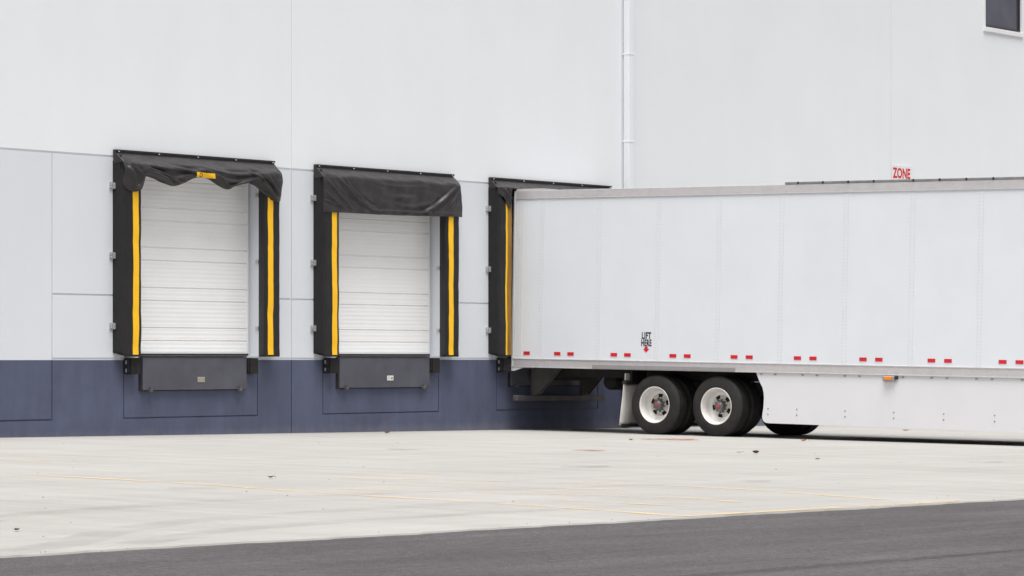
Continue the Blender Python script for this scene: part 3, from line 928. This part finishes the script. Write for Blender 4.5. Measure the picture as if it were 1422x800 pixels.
# mud flaps
for sx in (-1, 1):
    xa = XN+.01 if sx < 0 else HW-.62
    P = []
    for i in range(13):
        u = i/12; z = .84-.69*u
        P.append([(xa+.61*j/6, -2.36+.075*u**1.6+.012*math.sin(j*1.3+u*3), z) for j in range(7)])
    m = MB(); m.grid(P); f = tb('mud_flap', M['flap'], m)
    so = f.modifiers.new('thick', 'SOLIDIFY'); so.thickness = .012; so.offset = 0
    m = MB(); m.box(xa-.005, xa+.62, -2.40, -2.33, .835, .885, .006); m.box(xa+.2, xa+.62, -2.385, -2.345, .885, 1.08); tb('flap_hanger', M['dark'], m, f)
    m = MB(); m.box(xa+.02, xa+.60, -2.318, -2.304, .12, .17, .004); tb('flap_weight', M['dark'], m, f)
    m = MB(); m.box(xa+.10, xa+.30, -2.33, -2.30, .90, 1.02, .008); tb('flap_plate', M['flap'], m, f)
# landing legs and kingpin end
for sx in (-.62, .62):
    m = MB(); m.box(sx-.07, sx+.07, -13.37, -13.23, .40, 1.08, .008); lg = tb('landing_leg', M['dark'], m)
    m = MB(); m.box(sx-.055, sx+.055, -13.355, -13.245, .27, .40); m.box(sx-.14, sx+.14, -13.42, -13.18, .222, .27, .01); tb('leg_foot', M['chassis'], m, lg)

# wheels
R_T = .512
def tyre_prof(w):
    p = [(.292, .02), (.315, .0)]
    for r, h in ((.36, -.002), (.41, .002), (.455, .010), (.485, .022), (.503, .036)): p.append((r, h))
    # tread ribs with grooves
    for k in range(5):
        a = .045+k*(w-.09)/5; b = a+(w-.09)/5
        p += [(.511, a+.003), (.512, b-.009), (.499, b-.007), (.499, b-.001)] if k < 4 else [(.511, a+.003), (.510, b)]
    for r, h in ((.503, w-.036), (.485, w-.022), (.455, w-.010), (.41, w-.002), (.36, w+.002), (.315, w), (.292, w-.02)): p.append((r, h))
    return p
def wheel(sx, y, z, rot=0):
    c = (XN+.004, y, z) if sx < 0 else (HW-.004, y, z)
    k_ = 1 if sx < 0 else -1
    f = lambda pr: [(r, h*k_) for r, h in pr]
    m = MB()   # outer rim: flange, barrel, dished disc with five hand holes
    SEG = 60
    pr = f([(.312, .012), (.318, .004), (.312, -.004), (.300, .0), (.293, .012), (.286, .05), (.268, .075), (.262, .12), (.250, .150), (.228, .168), (.192, .170), (.132, .160), (.118, .156), (.078, .152)])
    m.lathe(pr, 'x', c, SEG, skip=lambda i, k: i == 10 and ((k+rot) % 12) in (1, 2, 3, 4, 5))
    for fc in m.bm.faces:
        rc = fc.calc_center_median()
        if math.hypot(rc.y-c[1], rc.z-c[2]) < .205: fc.material_index = 1
    rim = tb('wheel', [M['rim'], M['disc']], m)
    sc = .966; rim.scale = (1, sc, sc); rim.location = (0, y*(1-sc), z*(1-sc))
    m = MB(); m.lathe(f([(.235, .20), (.10, .20)]), 'x', c, 40); m.lathe(f([(.20, .24), (.20, .50)]), 'x', c, 32); tb('brake_drum', M['dark'], m, rim)
    for off in (0, .335):
        m = MB(); m.lathe([(r, (h+off)*k_) for r, h in tyre_prof(.285)], 'x', c, 72, close=True); tb('tyre', M['tyre'], m, rim)
    m = MB(); m.lathe(f([(.286, .34), (.262, .42), (.25, .50), (.10, .50)]), 'x', c, 40); tb('inner_rim', M['dark'], m, rim)
    m = MB(); rr = m.lathe(f([(.092, .155), (.088, .12), (.084, .100), (.080, .078), (.066, .072), (.062, .062), (.030, .060)]), 'x', c, 32)
    m.disc(rr[-1]); tb('hub', M['hub'], m, rim)
    m = MB(); rr = m.lathe(f([(.036, .061), (.036, .054), (.028, .048)]), 'x', c, 24); m.disc(rr[-1]); tb('hub_cap', M['hubred'], m, rim)
    for k in range(10):
        a = 2*PI*k/10+.2+rot*.05; m = MB()
        cc = (c[0]+.156*k_, c[1]+.108*math.cos(a), c[2]+.108*math.sin(a))
        rr = m.lathe([(.015, 0), (.015, -.028*k_), (.009, -.032*k_), (.008, -.045*k_)], 'x', cc, 6, False); m.disc(rr[-1])
        tb('lug_nut', M['hub'], m, rim)
for y, z in ((-3.0, .508), (-4.235, .515)):
    for sx in (-1, 1): wheel(sx, y, z, 0 if y > -4 else 5)
    m = MB(); m.lathe([(.065, -1.0), (.065, 1.0)], 'x', (0, y, z), 20); tb('axle', M['dark'], m)

# ------------------------------------------------------------------ light, sky, camera
W = bpy.data.worlds.new('World'); SC.world = W; W.use_nodes = True
nt = W.node_tree; bg = nt.nodes['Background']
sky = nt.nodes.new('ShaderNodeTexSky'); sky.sky_type = 'NISHITA'; sky.sun_disc = False
SUN_EL, SUN_AZ = 74, 225
sky.sun_elevation = math.radians(SUN_EL); sky.sun_rotation = math.radians(SUN_AZ)
sky.air_density = 1.0; sky.dust_density = 5.0; sky.ozone_density = 1.0
hs = nt.nodes.new('ShaderNodeHueSaturation'); hs.inputs['Saturation'].default_value = .13
nt.links.new(sky.outputs[0], hs.inputs['Color']); nt.links.new(hs.outputs[0], bg.inputs['Color'])
bg.inputs['Strength'].default_value = .05
L = bpy.data.lights.new('sun', 'SUN'); L.energy = 1.5; L.angle = math.radians(42); L.color = (1, .97, .94)
lo = bpy.data.objects.new('sun', L); COL.objects.link(lo)
d = Vector((math.sin(math.radians(SUN_AZ))*math.cos(math.radians(SUN_EL)), math.cos(math.radians(SUN_AZ))*math.cos(math.radians(SUN_EL)), math.sin(math.radians(SUN_EL))))
lo.rotation_euler = d.to_track_quat('Z', 'Y').to_euler(); lo.location = d*40

cam = bpy.data.cameras.new('camera'); co = bpy.data.objects.new('camera', cam); COL.objects.link(co)
co.location = (-30.016, -32.776, 1.137)
fw = Vector((.78720, .61672, 0))
co.rotation_euler = fw.to_track_quat('-Z', 'Y').to_euler()
cam.sensor_width = 36; cam.lens = 4279/1422*36; cam.shift_y = 97/1422
cam.clip_end = 3000; SC.camera = co
SC.view_settings.view_transform = 'Standard'; SC.view_settings.look = 'None'
SC.view_settings.exposure = 1.49; SC.view_settings.gamma = 1
SC.view_settings.use_curve_mapping = False
SC.render.engine = 'CYCLES'; SC.cycles.max_bounces = 8
